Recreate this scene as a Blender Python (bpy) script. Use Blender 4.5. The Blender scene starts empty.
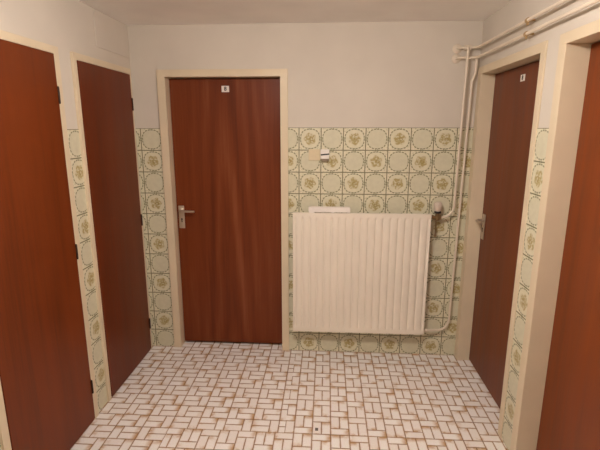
import bpy, bmesh, math, random
from mathutils import Vector, Matrix

random.seed(7)
scene = bpy.context.scene
COL = scene.collection
PI = math.pi

# ---------------------------------------------------------------- room numbers (metres)
XL, XR = -1.131, 1.155          # side walls
ZC = 2.299                      # ceiling
ZT = 1.643                      # top of the wall tiles
T = 0.15                        # wall tile size
LAMP = 93.0                     # brightness of the ceiling lamp
YF = -4.3                       # wall behind the camera
DT = 1.972                      # clear height of door openings

# ---------------------------------------------------------------- node helpers
def srgb(r, g, b):
    def c(v):
        v /= 255.0
        return v / 12.92 if v <= 0.04045 else ((v + 0.055) / 1.055) ** 2.4
    return (c(r), c(g), c(b), 1.0)


class NT:
    """small expression builder on top of a material node tree"""
    def __init__(self, name):
        self.mat = bpy.data.materials.new(name)
        self.mat.use_nodes = True
        self.t = self.mat.node_tree
        self.bsdf = self.t.nodes['Principled BSDF']

    def new(self, kind, **kw):
        n = self.t.nodes.new(kind)
        for k, v in kw.items():
            setattr(n, k, v)
        return n

    def put(self, sock, v):
        if isinstance(v, bpy.types.NodeSocket):
            self.t.links.new(v, sock)
        else:
            sock.default_value = v

    def m(self, op, a, b=0.0, c=0.0):
        n = self.new('ShaderNodeMath', operation=op)
        self.put(n.inputs[0], a)
        self.put(n.inputs[1], b)
        self.put(n.inputs[2], c)
        return n.outputs[0]

    def add(self, a, b): return self.m('ADD', a, b)
    def sub(self, a, b): return self.m('SUBTRACT', a, b)
    def mul(self, a, b): return self.m('MULTIPLY', a, b)
    def div(self, a, b): return self.m('DIVIDE', a, b)
    def mn(self, a, b): return self.m('MINIMUM', a, b)
    def mx(self, a, b): return self.m('MAXIMUM', a, b)
    def ab(self, a): return self.m('ABSOLUTE', a)
    def fl(self, a): return self.m('FLOOR', a)
    def fr(self, a): return self.sub(a, self.fl(a))
    def gt(self, a, b): return self.m('GREATER_THAN', a, b)
    def lt(self, a, b): return self.m('LESS_THAN', a, b)

    def sel(self, f, a, b):
        """a where f = 0, b where f = 1"""
        n = self.new('ShaderNodeMix', data_type='FLOAT')
        self.put(n.inputs[0], f); self.put(n.inputs[2], a); self.put(n.inputs[3], b)
        return n.outputs[0]

    def sm(self, x, lo, hi, a=0.0, b=1.0):
        n = self.new('ShaderNodeMapRange', interpolation_type='SMOOTHSTEP')
        self.put(n.inputs[0], x)
        n.inputs[1].default_value = lo; n.inputs[2].default_value = hi
        n.inputs[3].default_value = a; n.inputs[4].default_value = b
        return n.outputs[0]

    def mix(self, f, a, b):
        n = self.new('ShaderNodeMix', data_type='RGBA')
        self.put(n.inputs[0], f); self.put(n.inputs[6], a); self.put(n.inputs[7], b)
        return n.outputs[2]

    def xyz(self):
        tc = self.new('ShaderNodeTexCoord')
        s = self.new('ShaderNodeSeparateXYZ')
        self.t.links.new(tc.outputs['Object'], s.inputs[0])
        return s.outputs[0], s.outputs[1], s.outputs[2]

    def vec(self, x, y, z=0.0):
        n = self.new('ShaderNodeCombineXYZ')
        self.put(n.inputs[0], x); self.put(n.inputs[1], y); self.put(n.inputs[2], z)
        return n.outputs[0]

    def noise(self, v, scale=5.0, detail=2.0, rough=0.5, dist=0.0):
        n = self.new('ShaderNodeTexNoise')
        self.put(n.inputs['Vector'], v)
        n.inputs['Scale'].default_value = scale
        n.inputs['Detail'].default_value = detail
        n.inputs['Roughness'].default_value = rough
        n.inputs['Distortion'].default_value = dist
        return n.outputs['Fac']

    def white(self, v):
        n = self.new('ShaderNodeTexWhiteNoise', noise_dimensions='3D')
        self.put(n.inputs['Vector'], v)
        return n.outputs['Value']

    def bump(self, h, strength=0.2, dist=0.002):
        n = self.new('ShaderNodeBump')
        n.inputs['Strength'].default_value = strength
        n.inputs['Distance'].default_value = dist
        self.put(n.inputs['Height'], h)
        self.t.links.new(n.outputs[0], self.bsdf.inputs['Normal'])

    def out(self, col, rough=0.5, spec=0.5, metal=0.0):
        self.put(self.bsdf.inputs['Base Color'], col)
        self.put(self.bsdf.inputs['Roughness'], rough)
        self.put(self.bsdf.inputs['Specular IOR Level'], spec)
        self.put(self.bsdf.inputs['Metallic'], metal)
        return self.mat


def mat_paint(name, rgb, rough=0.5, var=0.06, scale=6.0, bump=0.15, bscale=90.0, spec=0.4, metal=0.0):
    n = NT(name)
    x, y, z = n.xyz()
    v = n.vec(x, y, z)
    f = n.noise(v, scale, 3.0)
    c = srgb(*rgb)
    d = tuple(k * (1 - var) for k in c[:3]) + (1,)
    e = tuple(min(1, k * (1 + var)) for k in c[:3]) + (1,)
    col = n.mix(n.sm(f, 0.3, 0.7), d, e)
    if bump:
        n.bump(n.noise(v, bscale, 3.0, 0.6), bump, 0.001)
    return n.out(col, rough, spec, metal)


def mat_tile(name, axis, origin, flip, top=ZT):
    """printed wall tiles: dashed green wreath, every other one with an ochre bouquet"""
    n = NT(name)
    x, y, z = n.xyz()
    h = x if axis == 'x' else y
    a = n.div(n.sub(h, origin), T)
    b = n.div(n.sub(top, z), T)
    i, j = n.fl(a), n.fl(b)
    u = n.sub(n.sub(a, i), 0.5)
    v = n.sub(n.sub(b, j), 0.5)
    par = n.m('MODULO', n.add(n.add(n.add(i, j), 40.0), float(flip)), 2.0)     # 0 plain, 1 bouquet
    par = n.gt(par, 0.5)
    au, av = n.ab(u), n.ab(v)
    big, small = n.mx(au, av), n.mn(au, av)
    r = n.m('SQRT', n.add(n.mul(u, u), n.mul(v, v)))
    # rounded-square radius
    rs = n.m('POWER', n.add(n.m('POWER', au, 2.5), n.m('POWER', av, 2.5)), 1 / 2.5)
    th = n.m('ARCTAN2', v, u)
    wob = n.m('SINE', n.mul(th, 20.0))
    dash = n.sm(wob, -0.75, -0.1)
    dr = n.ab(n.sub(rs, n.add(0.425, n.mul(wob, 0.006))))
    ring = n.mul(n.sm(dr, 0.014, 0.034, 1.0, 0.0), n.add(0.25, n.mul(dash, 0.75)))
    # little forked clasps in the middle of each side
    dk = n.ab(n.sub(small, n.mul(n.sub(big, 0.405), 0.75)))
    clasp = n.mul(n.sm(dk, 0.012, 0.028, 1.0, 0.0), n.mul(n.gt(big, 0.415), n.lt(small, 0.085)))
    deco = n.mx(ring, n.mul(clasp, 0.75))
    # scattered leaves outside the wreath, in the corners
    lf = n.noise(n.vec(n.mul(a, 1.0), b, 3.0), 14.0, 1.0)
    corner = n.mul(n.sm(lf, 0.56, 0.64), n.sm(rs, 0.46, 0.49))
    deco = n.mx(deco, n.mul(corner, 0.35))
    # bouquet
    pv = n.vec(a, b, n.add(n.mul(i, 1.7), j))
    petal = n.m('COSINE', n.add(n.mul(th, 5.0), n.mul(n.add(i, j), 1.3)))
    rf = n.add(r, n.mul(petal, 0.028))
    fn = n.noise(pv, 11.0, 2.0, 0.6)
    body = n.sm(rf, 0.22, 0.29, 1.0, 0.0)
    flow = n.mul(n.mul(body, n.sm(fn, 0.36, 0.56, 0.15, 1.0)), par)
    eye = n.mul(n.mul(n.sm(n.ab(n.sub(n.m('SQRT', n.add(n.m('POWER', n.sub(u, 0.05), 2.0), n.m('POWER', n.sub(v, 0.01), 2.0))), 0.07)), 0.01, 0.03, 1.0, 0.0), body), par)
    # grout
    g = n.sm(big, 0.474, 0.486)
    wash = n.noise(n.vec(a, b, 0.0), 5.0, 3.0)
    base = n.mix(n.sm(wash, 0.3, 0.7), srgb(220, 214, 186), srgb(228, 221, 195))
    plain = n.mix(n.sm(wash, 0.3, 0.7), srgb(211, 206, 180), srgb(217, 212, 186))
    inner = n.mul(n.sm(rs, 0.385, 0.40, 1.0, 0.0), n.sub(1.0, n.mul(par, 0.65)))
    col = n.mix(inner, base, plain)
    col = n.mix(n.mul(flow, 0.85), col, srgb(166, 146, 78))
    col = n.mix(n.mul(eye, 0.55), col, srgb(150, 124, 66))
    col = n.mix(n.mul(deco, 0.85), col, srgb(114, 114, 74))
    col = n.mix(n.mul(g, 0.92), col, srgb(108, 104, 68))
    n.bump(n.sub(1.0, g), 0.35, 0.0015)
    return n.out(col, n.sel(g, 0.28, 0.8), 0.45)


def mat_floor():
    """small 5 x 10 cm stoneware bricks in basket courses; two sheets lie turned by a quarter"""
    n = NT('floor_brick_mosaic')
    x, y, z = n.xyz()
    U = 0.0508
    W, P = 2 * U, 3 * U
    # which way the courses run
    turned = n.mx(n.mul(n.lt(x, -0.022), n.gt(y, -0.921)), n.lt(x, -0.668))
    a = n.sel(turned, n.div(n.sub(x, 0.131), W), n.div(n.add(y, 0.718), W))
    t = n.sel(turned, n.div(n.add(y, 0.767), P), n.div(n.add(x, 0.516), P))
    i = n.fl(a)
    odd = n.gt(n.m('MODULO', n.add(i, 200.0), 2.0), 0.5)
    t = n.sub(t, n.div(odd, 3.0))
    k = n.fl(t)
    lx = n.mul(n.sub(a, i), W)
    s = n.mul(n.sub(t, k), P)
    lying = n.gt(s, 2 * U)                                   # the single brick across
    second = n.mul(n.sub(1.0, lying), n.gt(lx, U))
    bw = n.sel(lying, U, 2 * U)
    bh = n.sel(lying, 2 * U, U)
    bx = n.sub(lx, n.mul(second, U))
    by = n.sub(s, n.mul(lying, 2 * U))
    edge = n.mn(n.mn(bx, n.sub(bw, bx)), n.mn(by, n.sub(bh, by)))
    endd = n.sel(lying, n.mn(by, n.sub(bh, by)), n.mn(bx, n.sub(bw, bx)))
    endd = n.sel(lying, by, bx)
    longc = n.sel(lying, n.sub(by, 0.0), bx)
    # distance to one (random) short end of the brick
    ident = n.vec(n.add(i, n.mul(second, 0.31)), n.add(k, n.mul(lying, 0.57)), turned)
    rnd = n.white(ident)
    lo = n.sel(lying, n.div(by, bh), n.div(bx, bw))
    lo = n.sel(lying, n.div(by, 2 * U), n.div(bx, 2 * U))
    along = n.sel(lying, n.div(s, 2 * U), n.div(lx, 2 * U))  # 0..1 along the brick
    flip = n.gt(rnd, 0.5)
    endp = n.sel(flip, along, n.sub(1.0, along))
    nv = n.noise(n.vec(x, y, 0.0), 26.0, 3.0, 0.6)
    nf = n.noise(n.vec(x, y, 2.0), 130.0, 2.0, 0.6)
    stain_end = n.mul(n.sm(endp, 0.0, 0.38, 1.0, 0.0), n.sm(n.add(nv, n.mul(rnd, 0.25)), 0.44, 0.80))
    stain_rim = n.mul(n.sm(edge, 0.0015, 0.0095, 1.0, 0.0), n.sm(nv, 0.25, 0.75, 0.25, 1.0))
    tone = n.mix(rnd, srgb(243, 237, 233), srgb(250, 247, 245))
    tone = n.mix(n.sm(nf, 0.35, 0.7, 0.0, 0.22), tone, srgb(220, 200, 184))
    col = n.mix(n.mul(stain_end, 0.9), tone, srgb(184, 136, 70))
    col = n.mix(n.mul(stain_rim, 0.72), col, srgb(184, 140, 84))
    g = n.sm(edge, 0.0013, 0.0027, 1.0, 0.0)
    gn = n.noise(n.vec(x, y, 5.0), 9.0, 2.0)
    grout = n.mix(n.sm(gn, 0.3, 0.7), srgb(150, 112, 74), srgb(116, 82, 54))
    col = n.mix(g, col, grout)
    # one dark chip in a brick near the front
    sx, sy = n.div(n.sub(x, 0.155), 0.0085), n.div(n.add(y, 0.880), 0.012)
    spot = n.lt(n.mx(n.ab(sx), n.ab(sy)), 1.0)
    col = n.mix(n.mul(spot, 0.9), col, srgb(62, 46, 38))
    n.bump(n.add(n.sm(edge, 0.0, 0.005), n.mul(nf, 0.25)), 0.35, 0.0012)
    return n.out(col, n.sel(g, 0.46, 0.9), 0.35)


def mat_wood(name, axis, seed, dark, mid, light, fig=1.0, centre=0.0):
    """mahogany veneer, grain upright; rings give the flame figure"""
    n = NT(name)
    x, y, z = n.xyz()
    h = x if axis == 'x' else y
    hs = n.add(h, seed * 3.17)
    w1 = n.noise(n.vec(n.mul(hs, 2.2), n.mul(z, 0.55), seed), 1.0, 2.0, 0.5)
    w2 = n.noise(n.vec(n.mul(hs, 6.0), n.mul(z, 0.9), seed + 4), 1.0, 2.0, 0.5)
    hc = n.sub(h, centre)
    flame = n.add(n.m('SQRT', n.add(n.mul(n.mul(hc, hc), 9.0), 0.02)), n.mul(z, 0.16))
    ph = n.add(n.mul(flame, 22.0), n.add(n.mul(w1, 7.0), n.mul(w2, 4.5)))
    ring = n.add(n.mul(n.m('SINE', ph), 0.5), 0.5)
    streak = n.noise(n.vec(n.mul(hs, 34.0), n.mul(z, 0.9), seed), 1.0, 4.0, 0.65)
    pores = n.noise(n.vec(n.mul(hs, 240.0), n.mul(z, 5.0), seed), 1.0, 2.0, 0.6)
    broad = n.noise(n.vec(n.mul(hs, 4.0), n.mul(z, 0.5), seed + 9), 1.0, 2.0, 0.5)
    core = n.m('EXPONENT', n.mul(n.mul(hc, hc), -1.0 / (0.21 * 0.21)))
    ring = n.add(0.5, n.mul(n.sub(ring, 0.5), core))
    f = n.add(n.add(n.mul(ring, 0.26 * fig), n.mul(streak, 0.42)), n.add(n.mul(broad, 0.42 + 0.12 * (1 - fig)), n.mul(pores, 0.18)))
    c1 = n.mix(n.sm(f, 0.38, 0.66), srgb(*dark), srgb(*mid))
    col = n.mix(n.sm(f, 0.62, 0.95), c1, srgb(*light))
    n.bump(pores, 0.08, 0.0008)
    return n.out(col, n.sm(streak, 0.2, 0.8, 0.30, 0.44), 0.24)


def mat_plain(name, rgb, rough=0.4, metal=0.0, spec=0.5):
    return mat_paint(name, rgb, rough, 0.03, 30.0, 0.0, 90.0, spec, metal)


M = {
    'plaster': mat_paint('white_plaster', (214, 205, 192), 0.85, 0.025, 3.0, 0.35, 120.0, 0.2),
    'ceiling': mat_paint('ceiling_plaster', (249, 245, 240), 0.9, 0.03, 3.0, 0.4, 90.0, 0.15),
    'trim': mat_paint('cream_gloss_paint', (222, 205, 176), 0.38, 0.03, 5.0, 0.05, 60.0, 0.45),
    'pipe': mat_paint('cream_pipe_paint', (228, 214, 194), 0.35, 0.04, 9.0, 0.05, 60.0, 0.5),
    'rad': mat_paint('ivory_radiator_enamel', (238, 228, 212), 0.36, 0.02, 4.0, 0.03, 60.0, 0.45),
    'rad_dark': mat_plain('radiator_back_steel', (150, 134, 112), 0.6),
    'panel': mat_paint('white_painted_board', (214, 205, 192), 0.8, 0.02, 4.0, 0.1, 90.0, 0.3),
    'steel': mat_plain('brushed_aluminium', (206, 194, 178), 0.36, 0.85),
    'clip': mat_plain('dull_brass_clip', (186, 156, 112), 0.45, 0.3),
    'brass': mat_plain('aged_brass', (150, 122, 84), 0.38, 0.6),
    'hinge': mat_plain('brown_hinge_metal', (58, 34, 22), 0.6, 0.2),
    'dark': mat_plain('dark_keyhole', (30, 22, 18), 0.7),
    'white': mat_plain('white_plastic', (236, 230, 222), 0.35),
    'paper': mat_plain('white_card', (240, 232, 224), 0.7, 0.0, 0.3),
    'cream': mat_plain('cream_plastic', (222, 206, 172), 0.35),
    'head': mat_plain('grey_white_plastic', (206, 190, 174), 0.45),
    'black': mat_plain('black_plastic', (28, 24, 24), 0.5),
    'board': mat_plain('door_edge_board', (120, 66, 40), 0.6),
    'floor': mat_floor(),
    'tile_back_a': mat_tile('wall_tile_by_back_door', 'x', -1.099, 0, ZT - .006),
    'tile_back_b': mat_tile('wall_tile_behind_radiator', 'x', 0.0, 1),
    'tile_left': mat_tile('wall_tile_left', 'y', -0.818, 0, ZT - .012),
    'tile_left_b': mat_tile('wall_tile_left_near', 'y', -1.525, 0),
    'tile_right': mat_tile('wall_tile_right', 'y', -1.032, 0, ZT - .004),
    'wood_back': mat_wood('mahogany_back', 'x', 1, (88, 36, 13), (112, 52, 22), (140, 82, 50), 1.0, 0.0),
    'wood_a': mat_wood('mahogany_left_near', 'y', 2, (92, 39, 12), (113, 50, 16), (130, 66, 26), 0.25, 0.1),
    'wood_b': mat_wood('mahogany_left_far', 'y', 3, (88, 37, 14), (106, 46, 18), (120, 60, 28), 0.2, 0.1),
    'wood_c': mat_wood('mahogany_right_far', 'y', 4, (90, 41, 15), (112, 54, 22), (130, 68, 34), 0.25, 0.1),
    'wood_d': mat_wood('mahogany_right_near', 'y', 5, (100, 44, 12), (122, 57, 18), (140, 74, 29), 0.25, 0.1),
}

# ---------------------------------------------------------------- mesh helpers
class MB:
    def __init__(self):
        self.bm = bmesh.new()

    def box(self, x0, x1, y0, y1, z0, z1, bev=0.0, seg=2):
        x0, x1 = sorted((x0, x1)); y0, y1 = sorted((y0, y1)); z0, z1 = sorted((z0, z1))
        r = bmesh.ops.create_cube(self.bm, size=1.0)
        vs = r['verts']
        for v in vs:
            v.co = Vector(((v.co.x + .5) * (x1 - x0) + x0, (v.co.y + .5) * (y1 - y0) + y0, (v.co.z + .5) * (z1 - z0) + z0))
        if bev > 0:
            es = list({e for v in vs for e in v.link_edges})
            bmesh.ops.bevel(self.bm, geom=es, offset=bev, segments=seg, profile=0.5, affect='EDGES')
        return self

    def cyl(self, p0, p1, r0, r1=None, n=20):
        return self.tube([p0, p1], [r0, r0 if r1 is None else r1], n)

    def tube(self, pts, rad, n=16):
        pts = [Vector(p) for p in pts]
        rs = rad if isinstance(rad, (list, tuple)) else [rad] * len(pts)
        rings = []
        ref = None
        for i, p in enumerate(pts):
            if i == 0: d = pts[1] - p
            elif i == len(pts) - 1: d = p - pts[i - 1]
            else: d = (pts[i + 1] - p).normalized() + (p - pts[i - 1]).normalized()
            if d.length < 1e-9: d = Vector((0, 0, 1))
            d.normalize()
            if ref is None:
                ref = Vector((0, 0, 1)) if abs(d.z) < 0.9 else Vector((0, 1, 0))
            a = ref - d * ref.dot(d)
            if a.length < 1e-6:
                a = d.orthogonal()
            a.normalize()
            ref = a
            b = d.cross(a)
            rings.append([self.bm.verts.new(p + (a * math.cos(2 * PI * k / n) + b * math.sin(2 * PI * k / n)) * rs[i]) for k in range(n)])
        for q in range(len(rings) - 1):
            for k in range(n):
                self.bm.faces.new((rings[q][k], rings[q][(k + 1) % n], rings[q + 1][(k + 1) % n], rings[q + 1][k]))
        self.bm.faces.new(list(reversed(rings[0])))
        self.bm.faces.new(rings[-1])
        return self

    def lathe(self, origin, axis, prof, n=28):
        """prof: list of (distance along axis, radius)"""
        o, ax = Vector(origin), Vector(axis).normalized()
        pts = [o + ax * d for d, r in prof]
        a = ax.orthogonal().normalized(); b = ax.cross(a)
        rings = [[self.bm.verts.new(p + (a * math.cos(2 * PI * k / n) + b * math.sin(2 * PI * k / n)) * max(r, 1e-4)) for k in range(n)] for p, (d, r) in zip(pts, prof)]
        for q in range(len(rings) - 1):
            for k in range(n):
                self.bm.faces.new((rings[q][k], rings[q][(k + 1) % n], rings[q + 1][(k + 1) % n], rings[q + 1][k]))
        self.bm.faces.new(list(reversed(rings[0]))); self.bm.faces.new(rings[-1])
        return self

    def build(self, name, mat, parent=None, smooth=False):
        bmesh.ops.recalc_face_normals(self.bm, faces=self.bm.faces)
        me = bpy.data.meshes.new(name)
        if parent is not None:
            off = world_of(parent)
            bmesh.ops.translate(self.bm, verts=self.bm.verts, vec=-off)
        self.bm.to_mesh(me); self.bm.free()
        me.materials.append(mat)
        if smooth:
            for p in me.polygons: p.use_smooth = True
            try: me.set_sharp_from_angle(angle=math.radians(38))
            except Exception: pass
        o = bpy.data.objects.new(name, me)
        COL.objects.link(o)
        if parent is not None: o.parent = parent
        return o


def world_of(o):
    v = Vector(o.location)
    while o.parent is not None:
        o = o.parent
        v += Vector(o.location)
    return v


def tag(o, label, cat, group=None, kind=None):
    o['label'] = label; o['category'] = cat
    if group: o['group'] = group
    if kind: o['kind'] = kind
    return o


def empty(name, loc):
    o = bpy.data.objects.new(name, None)
    COL.objects.link(o)
    o.location = loc
    o.empty_display_size = 0.1
    return o


def bend(pts, r, seg=8):
    """polyline with rounded corners"""
    P = [Vector(p) for p in pts]
    rr = r if isinstance(r, (list, tuple)) else [r] * len(P)
    out = [P[0]]
    for i in range(1, len(P) - 1):
        a, b, c = P[i - 1], P[i], P[i + 1]
        d0, d1 = (a - b).normalized(), (c - b).normalized()
        ang = d0.angle(d1)
        if abs(ang - PI) < 1e-3:
            out.append(b); continue
        t = min(rr[i] / math.tan(ang / 2), (a - b).length * (.95 if i == 1 else .49), (c - b).length * (.95 if i == len(P) - 2 else .49))
        R = t * math.tan(ang / 2)
        cen = b + (d0 + d1).normalized() * (R / math.sin(ang / 2))
        s, e = b + d0 * t - cen, b + d1 * t - cen
        full = s.angle(e)
        for k in range(seg + 1):
            f = k / seg
            out.append(cen + (s * math.sin((1 - f) * full) + e * math.sin(f * full)) / math.sin(full))
    out.append(P[-1])
    return out


# ---------------------------------------------------------------- setting
WT = 0.16       # wall thickness
floor = MB().box(XL - .5, XR + .5, YF - .2, .5, -.06, 0).build('floor', M['floor'])
tag(floor, 'floor of small pinkish beige bricks with brown joints', 'floor', kind='structure')
ceil_ = MB().box(XL - .3, XR + .3, YF - .2, .3, ZC, ZC + .06).build('ceiling', M['ceiling'])
tag(ceil_, 'plain low ceiling in shaded off-white plaster', 'ceiling', kind='structure')

DB = (-0.900, -0.125)           # back door clear opening in x
DA = (-1.490, -0.880)           # near left door leaf, y
DBL = (-0.677, -0.062)          # far left door leaf, y
DC = (-0.846, -0.071)           # far right door clear opening, y
DD = (-1.855, -1.066)           # near right door clear opening, y
TI = 0.004                      # tiles stand this far off the plaster
EX = 0.03                       # lining thickness of the frames

wb = MB()
wb.box(XL - WT, DB[0] - EX, TI, WT, 0, ZC)
wb.box(DB[1] + EX, XR + WT, TI, WT, 0, ZC)
wb.box(DB[0] - EX, DB[1] + EX, TI, WT, DT + EX, ZC)
wall_back = wb.build('wall_back', M['plaster'])
tag(wall_back, 'white back wall with tiles below, holding the middle door and radiator', 'wall', kind='structure')
MB().box(XL, -0.953, 0, TI, 0, ZT - .006).build('tile_panel', M['tile_back_a'], wall_back)
MB().box(-0.076, XR, 0, TI, 0, ZT).build('tile_panel', M['tile_back_b'], wall_back)

ELX = 0.012
wl = MB()
X0, X1 = XL - WT, XL - TI
LT = 1.985
wl.box(X0, X1, DBL[1] + ELX, TI, 0, ZC)
wl.box(X0, X1, DA[1] + ELX, DBL[0] - ELX, 0, ZC)
wl.box(X0, X1, YF, DA[0] - ELX, 0, ZC)
wl.box(X0, X1, DBL[0] - ELX, DBL[1] + ELX, LT + ELX, ZC)
wl.box(X0, X1, DA[0] - ELX, DA[1] + ELX, LT + ELX, ZC)
wall_left = wl.build('wall_left', M['plaster'])
tag(wall_left, 'white left wall with two flush brown doors and tile strips', 'wall', kind='structure')
MB().box(X1, XL, -0.826, -0.700, 0, ZT - .012).build('tile_panel', M['tile_left'], wall_left)
MB().box(X1, XL, -2.6, -1.527, 0, ZT).build('tile_panel', M['tile_left_b'], wall_left)

wr = MB()
X0, X1 = XR + TI, XR + WT
wr.box(X0, X1, DC[1] + EX, TI, 0, ZC)
wr.box(X0, X1, DD[1] + EX, DC[0] - EX, 0, ZC)
wr.box(X0, X1, YF, DD[0] - EX, 0, ZC)
wr.box(X0, X1, DC[0] - EX, DC[1] + EX, DT + EX, ZC)
wr.box(X0, X1, DD[0] - EX, DD[1] + EX, DT + EX, ZC)
wall_right = wr.build('wall_right', M['plaster'])
tag(wall_right, 'white right wall with two recessed doors and pipes along the top', 'wall', kind='structure')
MB().box(XR, X0, -1.008, -0.889, 0, ZT - .004).build('tile_panel', M['tile_right'], wall_right)
MB().box(XR, X0, -2.9, -1.93, 0, ZT).build('tile_panel', M['tile_right'], wall_right)

wf = MB().box(XL - WT, XR + WT, YF - .1, YF, 0, ZC).build('wall_front', M['plaster'])
tag(wf, 'plain white wall behind the camera', 'wall', kind='structure')


# ---------------------------------------------------------------- doors
def recessed_frame_back(parent):
    a, b = DB
    f = MB()
    yf, yb = -0.015, WT
    # lining
    f.box(a - EX, a, yf, yb, 0, DT, .0015)
    f.box(b, b + EX, yf, yb, 0, DT, .0015)
    f.box(a - EX, b + EX, yf, yb, DT, DT + EX, .0015)
    # casing on the wall
    f.box(a - .055, a - EX + .002, yf, TI, 0, DT + .047, .002)
    f.box(b + EX - .002, b + .051, yf, TI, 0, DT + .047, .002)
    f.box(a - EX + .001, b + EX - .001, yf, TI, DT + EX - .002, DT + .047, .002)
    # stop behind the leaf
    f.box(a, a + .015, .102, WT, 0, DT); f.box(b - .015, b, .102, WT, 0, DT); f.box(a, b, .102, WT, DT - .015, DT)
    return f.build('door_frame', M['trim'], parent)


def recessed_frame_right(parent, o, near_w, far_w):
    a, b = o
    f = MB()
    xf, xb = XR - .005, XR + WT
    f.box(xf, xb, a - EX, a, 0, DT, .0015)
    f.box(xf, xb, b, b + EX, 0, DT, .0015)
    f.box(xf, xb, a - EX, b + EX, DT, DT + EX, .0015)
    if near_w > EX: f.box(xf, XR + TI, a - near_w, a - EX + .002, 0, DT + .045, .002)
    if far_w > EX: f.box(xf, XR + TI, b + EX - .002, b + far_w, 0, DT + .045, .002)
    f.box(xf, XR + TI, a - EX + .001, b + EX - .001, DT + EX - .002, DT + .045, .002)
    f.box(XR + .138, xb, a, a + .015, 0, DT); f.box(XR + .138, xb, b - .015, b, 0, DT); f.box(XR + .138, xb, a, b, DT - .015, DT)
    return f.build('door_frame', M['trim'], parent)


def flush_frame_left(parent, o, near_w, far_w):
    a, b = o
    f = MB()
    xf = XL + .012
    g = .002
    f.box(XL - WT, xf, a - ELX, a - g, 0, LT, .001)
    f.box(XL - WT, xf, b + g, b + ELX, 0, LT, .001)
    f.box(XL - WT, xf, a - ELX, b + ELX, LT, LT + ELX, .001)
    f.box(XL - TI, xf, a - near_w, a - ELX + .001, 0, LT + .036, .002)
    f.box(XL - TI, xf, b + ELX - .001, b + far_w, 0, LT + .036, .002)
    f.box(XL - TI, xf, a - ELX, b + ELX, LT + ELX - .001, LT + .036, .002)
    # rebate behind the leaf
    f.box(XL - WT, XL - .030, a - g, a + .014, 0, LT); f.box(XL - WT, XL - .030, b - .014, b + g, 0, LT)
    f.box(XL - WT, XL - .030, a, b, LT - .014, LT)
    return f.build('door_frame', M['trim'], parent)


def numeral(parent, text, size, loc, rot, mat):
    cu = bpy.data.curves.new('numeral', 'FONT')
    cu.body = text; cu.size = size; cu.extrude = .0004
    cu.align_x = 'CENTER'; cu.align_y = 'CENTER'
    cu.offset = size * .03
    tmp = bpy.data.objects.new('tmp_text', cu)
    COL.objects.link(tmp)
    bpy.context.view_layer.update()
    dg = bpy.context.evaluated_depsgraph_get()
    me = bpy.data.meshes.new_from_object(tmp.evaluated_get(dg))
    bpy.data.objects.remove(tmp); bpy.data.curves.remove(cu)
    me.materials.clear(); me.materials.append(mat)
    o = bpy.data.objects.new('numeral', me)
    COL.objects.link(o)
    o.parent = parent
    o.location = Vector(loc) - world_of(parent)
    o.rotation_euler = rot
    return o


# back door ----------------------------------------------------------
d1 = empty('door_1', ((DB[0] + DB[1]) / 2, 0.06, 0))
tag(d1, 'brown wooden door in the back wall, left of the radiator', 'door', kind='structure')
recessed_frame_back(d1)
MB().box(DB[0] + .003, DB[1] - .003, .060, .100, .018, DT - .004, .0015).build('door_leaf', M['wood_back'], d1)
hp = MB().box(-.883, -.841, .052, .060, .921, 1.088, .003).build('handle_plate', M['steel'], d1, True)
lv = MB()
lv.tube(bend([(-.862, .052, 1.056), (-.862, .006, 1.056), (-.752, .004, 1.055)], .014), .0078, 14)
lv.lathe((-.862, .053, 1.056), (0, -1, 0), [(0, .017), (.006, .017), (.009, .013)])
lv.build('lever', M['steel'], hp, True)
kh = MB(); kh.lathe((-.861, .0525, .990), (0, -1, 0), [(0, .0065), (.0012, .0065)], 16); kh.box(-.8645, -.8575, .0513, .0525, .966, .990)
kh.build('keyhole', M['dark'], hp)
np_ = MB().box(-.534, -.482, .057, .060, 1.879, 1.920, .001).build('number_plate', M['white'], d1)
numeral(np_, '8', .036, (-.508, .0565, 1.8995), (PI / 2, 0, 0), M['dark'])

# left doors ---------------------------------------------------------
def left_door(name, o, wood, near_w, far_w, label):
    d = empty(name, (XL, (o[0] + o[1]) / 2, 0))
    tag(d, label, 'door', kind='structure')
    flush_frame_left(d, o, near_w, far_w)
    MB().box(XL - .026, XL + .016, o[0], o[1], .014, LT - .002, .0015).build('door_leaf', wood, d)
    for z in (1.793, 1.004, .214):
        y = o[1] - .002
        h = MB()
        h.cyl((XL + .020, y, z - .037), (XL + .020, y, z + .037), .0050, n=14)
        h.box(XL + .012, XL + .0150, y + .003, y + .006, z - .037, z + .037)
        h.cyl((XL + .020, y, z + .037), (XL + .020, y, z + .041), .0035, n=12)
        h.cyl((XL + .020, y, z - .041), (XL + .020, y, z - .037), .0035, n=12)
        h.build('hinge', M['hinge'], d, True)
    return d

left_door('door_2', DA, M['wood_a'], .040, .048, 'near brown flush door in the left wall, cut by the frame edge')
left_door('door_3', DBL, M['wood_b'], .032, .027, 'narrow brown flush door in the left wall beside the back corner')

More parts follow.
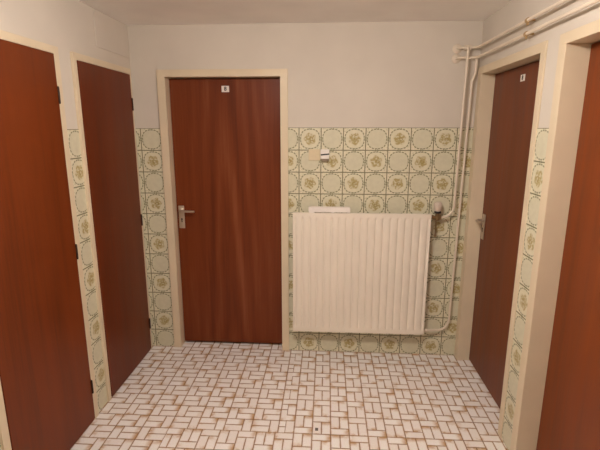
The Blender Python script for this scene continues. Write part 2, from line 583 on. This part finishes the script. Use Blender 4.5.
# right doors --------------------------------------------------------
FX = XR + .080
d4 = empty('door_4', (FX, (DC[0] + DC[1]) / 2, 0))
tag(d4, 'recessed brown door in the right wall next to the radiator pipes', 'door', kind='structure')
recessed_frame_right(d4, DC, .045, .064)
MB().box(FX, FX + .040, DC[0] + .003, DC[1] - .003, .012, DT - .004, .0015).build('door_leaf', M['wood_c'], d4)
hp = MB().box(FX - .008, FX, -.143, -.101, .917, 1.086, .003).build('handle_plate', M['steel'], d4, True)
lv = MB()
lv.tube(bend([(FX - .006, -.122, 1.046), (FX - .054, -.122, 1.046), (FX - .056, -.222, 1.044)], .014), .0085, 14)
lv.lathe((FX - .007, -.122, 1.046), (-1, 0, 0), [(0, .017), (.006, .017), (.009, .013)])
lv.build('lever', M['steel'], hp, True)
kh = MB(); kh.lathe((FX - .0075, -.122, .990), (-1, 0, 0), [(0, .0065), (.0012, .0065)], 16); kh.box(FX - .0087, FX - .0075, -.1255, -.1185, .966, .990)
kh.build('keyhole', M['dark'], hp)
np_ = MB().box(FX - .003, FX, -.512, -.459, 1.885, 1.920, .001).build('number_plate', M['white'], d4)
numeral(np_, '8', .032, (FX - .0035, -.4855, 1.9025), (PI / 2, 0, -PI / 2), M['dark'])

FX = XR + .091
d5 = empty('door_5', (FX, (DD[0] + DD[1]) / 2, 0))
tag(d5, 'near recessed brown door at the right edge of the picture', 'door', kind='structure')
recessed_frame_right(d5, DD, .047, .060)
MB().box(FX, FX + .040, DD[0] + .003, DD[1] - .003, .012, DT - .004, .0015).build('door_leaf', M['wood_d'], d5)

# access panel above the far left door --------------------------------
ap = MB().box(XL - TI, XL + .001, -.432, -.010, 2.092, ZC - .004, .002).build('access_panel', M['panel'])
tag(ap, 'white painted board panel above the far left door under the ceiling', 'panel')

# ---------------------------------------------------------------- radiator
RX0, RX1, RZ0, RZ1 = -.037, .895, .203, 1.076
RY = -.098                       # front face
rad = empty('radiator', ((RX0 + RX1) / 2, 0, RZ0))
tag(rad, 'wide ivory ribbed panel radiator hanging on the tiled back wall', 'radiator')

def radiator_panel(yf, thick, depth):
    n_ch = 18
    e = .018
    pitch = (RX1 - RX0 - 2 * e) / n_ch
    xs = [(RX0, 0), (RX0 + e * .55, 0)]
    xs = [(RX0, 0.0)]
    for k in range(n_ch + 1):
        c = RX0 + e + k * pitch
        for dx, dd in ((-.0115, 0), (-.008, .18), (-.0045, .8), (-.002, 1), (.002, 1), (.0045, .8), (.008, .18), (.0115, 0)):
            xs.append((c + dx, dd))
    xs.append((RX1, 0.0))
    zs = [(RZ0, 0), (RZ0 + .030, 0), (RZ0 + .038, .25), (RZ0 + .050, .9), (RZ0 + .060, 1),
          (RZ1 - .052, 1), (RZ1 - .042, .9), (RZ1 - .032, .25), (RZ1 - .026, 0), (RZ1, 0)]
    m = MB(); bm = m.bm
    g = [[bm.verts.new((x, yf + depth * fx * fz, z)) for z, fz in zs] for x, fx in xs]
    for i in range(len(xs) - 1):
        for j in range(len(zs) - 1):
            bm.faces.new((g[i][j], g[i + 1][j], g[i + 1][j + 1], g[i][j + 1]))
    # rolled edge and flat back
    yb = yf + thick
    nx, nz = len(xs), len(zs)
    rim = [g[i][0] for i in range(nx)] + [g[-1][j] for j in range(1, nz)] + [g[i][-1] for i in range(nx - 2, -1, -1)] + [g[0][j] for j in range(nz - 2, 0, -1)]
    back = [bm.verts.new((v.co.x, yb, v.co.z)) for v in rim]
    for k in range(len(rim)):
        bm.faces.new((rim[k], back[k], back[(k + 1) % len(rim)], rim[(k + 1) % len(rim)]))
    bm.faces.new(back)
    edges = [e_ for e_ in bm.edges if len(e_.link_faces) == 2 and all(abs(v.co.y - yf) < 1e-6 for v in e_.verts)
             and any(abs(f.normal.y) < .5 for f in e_.link_faces)]
    return m

radiator_panel(RY, .024, .0085).build('front_panel', M['rad'], rad, True)
cf = MB()                        # welded fins behind the panel
for k in range(36):
    x = RX0 + .03 + k * (RX1 - RX0 - .06) / 35
    cf.box(x - .001, x + .001, RY + .024, RY + .054, RZ0 + .08, RZ1 - .06)
cf.build('convector_fins', M['rad_dark'], rad)
for x in (RX0 + .14, RX1 - .14):
    b = MB()
    b.box(x - .018, x + .018, -.004, 0, RZ0 + .12, RZ1 - .12)
    b.box(x - .012, x + .012, RY + .024, -.003, RZ1 - .22, RZ1 - .19)
    b.box(x - .012, x + .012, RY + .024, -.003, RZ0 + .15, RZ0 + .18)
    b.build('wall_bracket', M['rad'], rad)
# valve on the right upper side
VZ, VX, VY = 1.048, .946, -.052
vb = MB()
vb.cyl((RX1 - .004, VY, VZ), (VX + .018, VY, VZ), .011, n=18)
vb.cyl((RX1 + .006, VY, VZ), (RX1 + .024, VY, VZ), .0165, n=6)
vb.cyl((VX + .014, VY, VZ), (VX + .024, VY, VZ), .0145, n=6)
vb.lathe((VX, VY, VZ - .022), (0, 0, 1), [(0, .010), (.004, .016), (.036, .016), (.040, .012), (.052, .012)])
vb.build('valve_body', M['brass'], rad, True)
th = MB()
th.lathe((VX - .002, VY - .002, VZ + .042), (0, 0, 1), [(0, .013), (.003, .022), (.014, .0265), (.040, .0285), (.054, .0270), (.063, .019), (.065, .001)])
th.build('thermostat_head', M['head'], rad, True)
cl = MB()
cl.lathe((VX - .001, VY - .002, VZ + .027), (0, 0, 1), [(0, .012), (.002, .0225), (.014, .0225), (.016, .012)])
cl.build('valve_collar', M['black'], rad, True)
dr = MB()
dr.cyl((VX - .006, VY + .006, VZ - .022), (VX - .006, VY + .006, VZ - .125), .0048, n=12)
dr.lathe((VX - .006, VY + .006, VZ - .140), (0, 0, 1), [(0, .004), (.003, .0065), (.018, .0065), (.022, .004)])
dr.build('drain_spindle', M['brass'], rad, True)
ru = MB()
ru.cyl((RX1 - .004, VY, .216), (RX1 + .030, VY, .216), .0125, n=18)
ru.cyl((RX1 + .004, VY, .216), (RX1 + .022, VY, .216), .0155, n=6)
ru.build('return_union', M['pipe'], rad, True)

# white card lying on the radiator ------------------------------------
pb = empty('paper_box', (.212, -.073, RZ1))
tag(pb, 'long thin white card box lying on top of the radiator', 'box')
MB().box(.071, .354, -.096, -.050, RZ1 + .005, RZ1 + .038, .0025).build('box_body', M['paper'], pb)
for x0, x1 in ((.074, .112), (.226, .244), (.335, .350)):
    MB().box(x0, x1, -.094, -.052, RZ1, RZ1 + .006).build('foot_flap', M['paper'], pb)

# ---------------------------------------------------------------- switch plate and white box beside it
sw = MB().box(.066, .145, -.009, .002, 1.424, 1.499, .003).build('light_switch', M['cream'])
tag(sw, 'cream square light switch plate on the tiles above the radiator', 'switch')
rk = MB()
rk.box(.094, .136, -.014, -.007, 1.452, 1.484, .0025)
rk.build('rocker', M['cream'], sw)
wbx = MB()
wbx.box(.147, .206, -.036, .002, 1.436, 1.499, .004)
wx = wbx.build('plastic_box', M['white'])
tag(wx, 'small white plastic box with a black slot beside the cream switch', 'box')
sl = MB(); sl.box(.149, .206, -.0375, -.034, 1.4615, 1.4705)
o = sl.build('slot', M['black'], wx)
for v in o.data.vertices:       # the slot slants up to the right
    v.co.z += (v.co.x - .177) * .10
ft = MB(); ft.box(.152, .203, -.026, -.001, 1.420, 1.437, .002)  # dark block stands in for the shadow under the box, shade in its colour
o = ft.build('shadow_tray', M['rad_dark'], wx); o['label'] = 'brown grey tray coloured as the shadow under the box'

# ---------------------------------------------------------------- heating pipes
PR = .0080
PX = XR - .030                  # pipes along the right wall
PYB = -.034                     # pipes on the back wall
ZU, ZL = 2.134, 2.074

def rosette(m, x, z):
    m.lathe((x, 0.004, z), (0, -1, 0), [(0, .030), (.004, .029), (.010, .020), (.012, .013)])

up = empty('heating_pipe', (1.06, PYB, 0))
tag(up, 'upper cream heating pipe that drops nearest the radiator valve', 'pipe', 'cream heating pipes')
m = MB()
m.tube(bend([(1.010, .01, ZU), (1.010, PYB, ZU), (PX, PYB, ZU), (PX, YF, ZU)], [0, .024, .045, 0]), PR)
m.build('supply_run', M['pipe'], up, True)
m = MB()
m.tube(bend([(1.062, PYB - .002, ZU), (1.062, PYB - .026, ZU - .004), (1.048, PYB - .026, 1.048), (.962, VY, 1.048)], [0, .018, .080, 0]), PR)
m.build('riser', M['pipe'], up, True)
m = MB(); rosette(m, 1.010, ZU); m.build('wall_rosette', M['pipe'], up, True)
m = MB(); m.cyl((1.040, PYB, ZU), (1.086, PYB, ZU), .0150, n=18); m.build('tee_fitting', M['pipe'], up, True)

lo = empty('heating_pipe', (1.11, PYB, 0))
tag(lo, 'lower cream heating pipe whose riser runs beside the door frame to the radiator bottom', 'pipe', 'cream heating pipes')
m = MB()
m.tube(bend([(1.008, .01, ZL), (1.008, PYB, ZL), (PX, PYB, ZL), (PX, YF, ZL)], [0, .024, .045, 0]), PR)
m.build('return_run', M['pipe'], lo, True)
m = MB()
m.tube(bend([(1.124, PYB - .005, ZL), (1.124, PYB - .005, 1.985), (1.108, PYB, 1.930), (1.098, PYB, 1.30), (1.082, PYB, .216), (.920, VY, .216)], [0, .03, .05, .5, .080, 0]), PR)
m.build('riser', M['pipe'], lo, True)
m = MB(); rosette(m, 1.008, ZL); m.build('wall_rosette', M['pipe'], lo, True)

def clip(z, label, y=-.735):
    m = MB()
    m.cyl((PX, y - .008, z), (PX, y + .008, z), .0118, n=20)
    m.cyl((PX, y, z), (XR + TI, y, z), .005, n=12)
    m.box(PX - .003, PX + .003, y - .008, y + .008, z - .022, z - .011)
    return m

for par, z in ((up, ZU), (lo, ZL)):
    for y in (-.735, -2.2):
        clip(z, '', y).build('pipe_clip', M['clip'], par)

# ---------------------------------------------------------------- light: one opal ceiling lamp above the camera's view
gl = bpy.data.materials.new('lit_opal_glass')
gl.use_nodes = True
gb = gl.node_tree.nodes['Principled BSDF']
gb.inputs['Base Color'].default_value = (.9, .88, .84, 1)
gb.inputs['Emission Color'].default_value = (1.0, 0.90, 0.835, 1)
gb.inputs['Emission Strength'].default_value = LAMP
LX, LY = 0.10, -1.75
cl_ = empty('ceiling_lamp', (LX, LY, ZC))
tag(cl_, 'round opal glass lamp lit under the ceiling', 'lamp')
m = MB(); m.lathe((LX, LY, ZC), (0, 0, -1), [(0, .175), (.012, .175), (.018, .168)], 40); m.build('mounting_ring', M['white'], cl_, True)
m = MB(); m.lathe((LX, LY, ZC - .016), (0, 0, -1), [(0, .150), (.040, .160), (.080, .155), (.108, .130), (.126, .085), (.134, .040), (.136, .001)], 40)
m.build('glass_dome', gl, cl_, True)

w = bpy.data.worlds.new('dark_world')
scene.world = w
w.use_nodes = True
w.node_tree.nodes['Background'].inputs[0].default_value = (0.02, 0.016, 0.012, 1)
w.node_tree.nodes['Background'].inputs[1].default_value = 0.2

# ---------------------------------------------------------------- camera (fitted to the photograph)
cd = bpy.data.cameras.new('camera')
cam = bpy.data.objects.new('camera', cd)
COL.objects.link(cam)
f_px = 434.967
cd.sensor_fit = 'HORIZONTAL'; cd.sensor_width = 36.0
cd.lens = 36.0 * f_px / 600.0
cd.clip_start = 0.02
yaw, pitch, roll = 0.0614, -0.2175, -0.0009
cam.location = (0.1916, -3.0027, 1.6342)
R = Matrix.Rotation(yaw, 4, 'Z') @ Matrix.Rotation(PI / 2 + pitch, 4, 'X') @ Matrix.Rotation(-roll, 4, 'Z')
cam.rotation_euler = R.to_euler()
scene.camera = cam

vs = scene.view_settings
scene.display_settings.display_device = 'sRGB'
vs.view_transform = 'Standard'; vs.look = 'None'
vs.exposure = 0.0; vs.gamma = 1.0; vs.use_curve_mapping = False
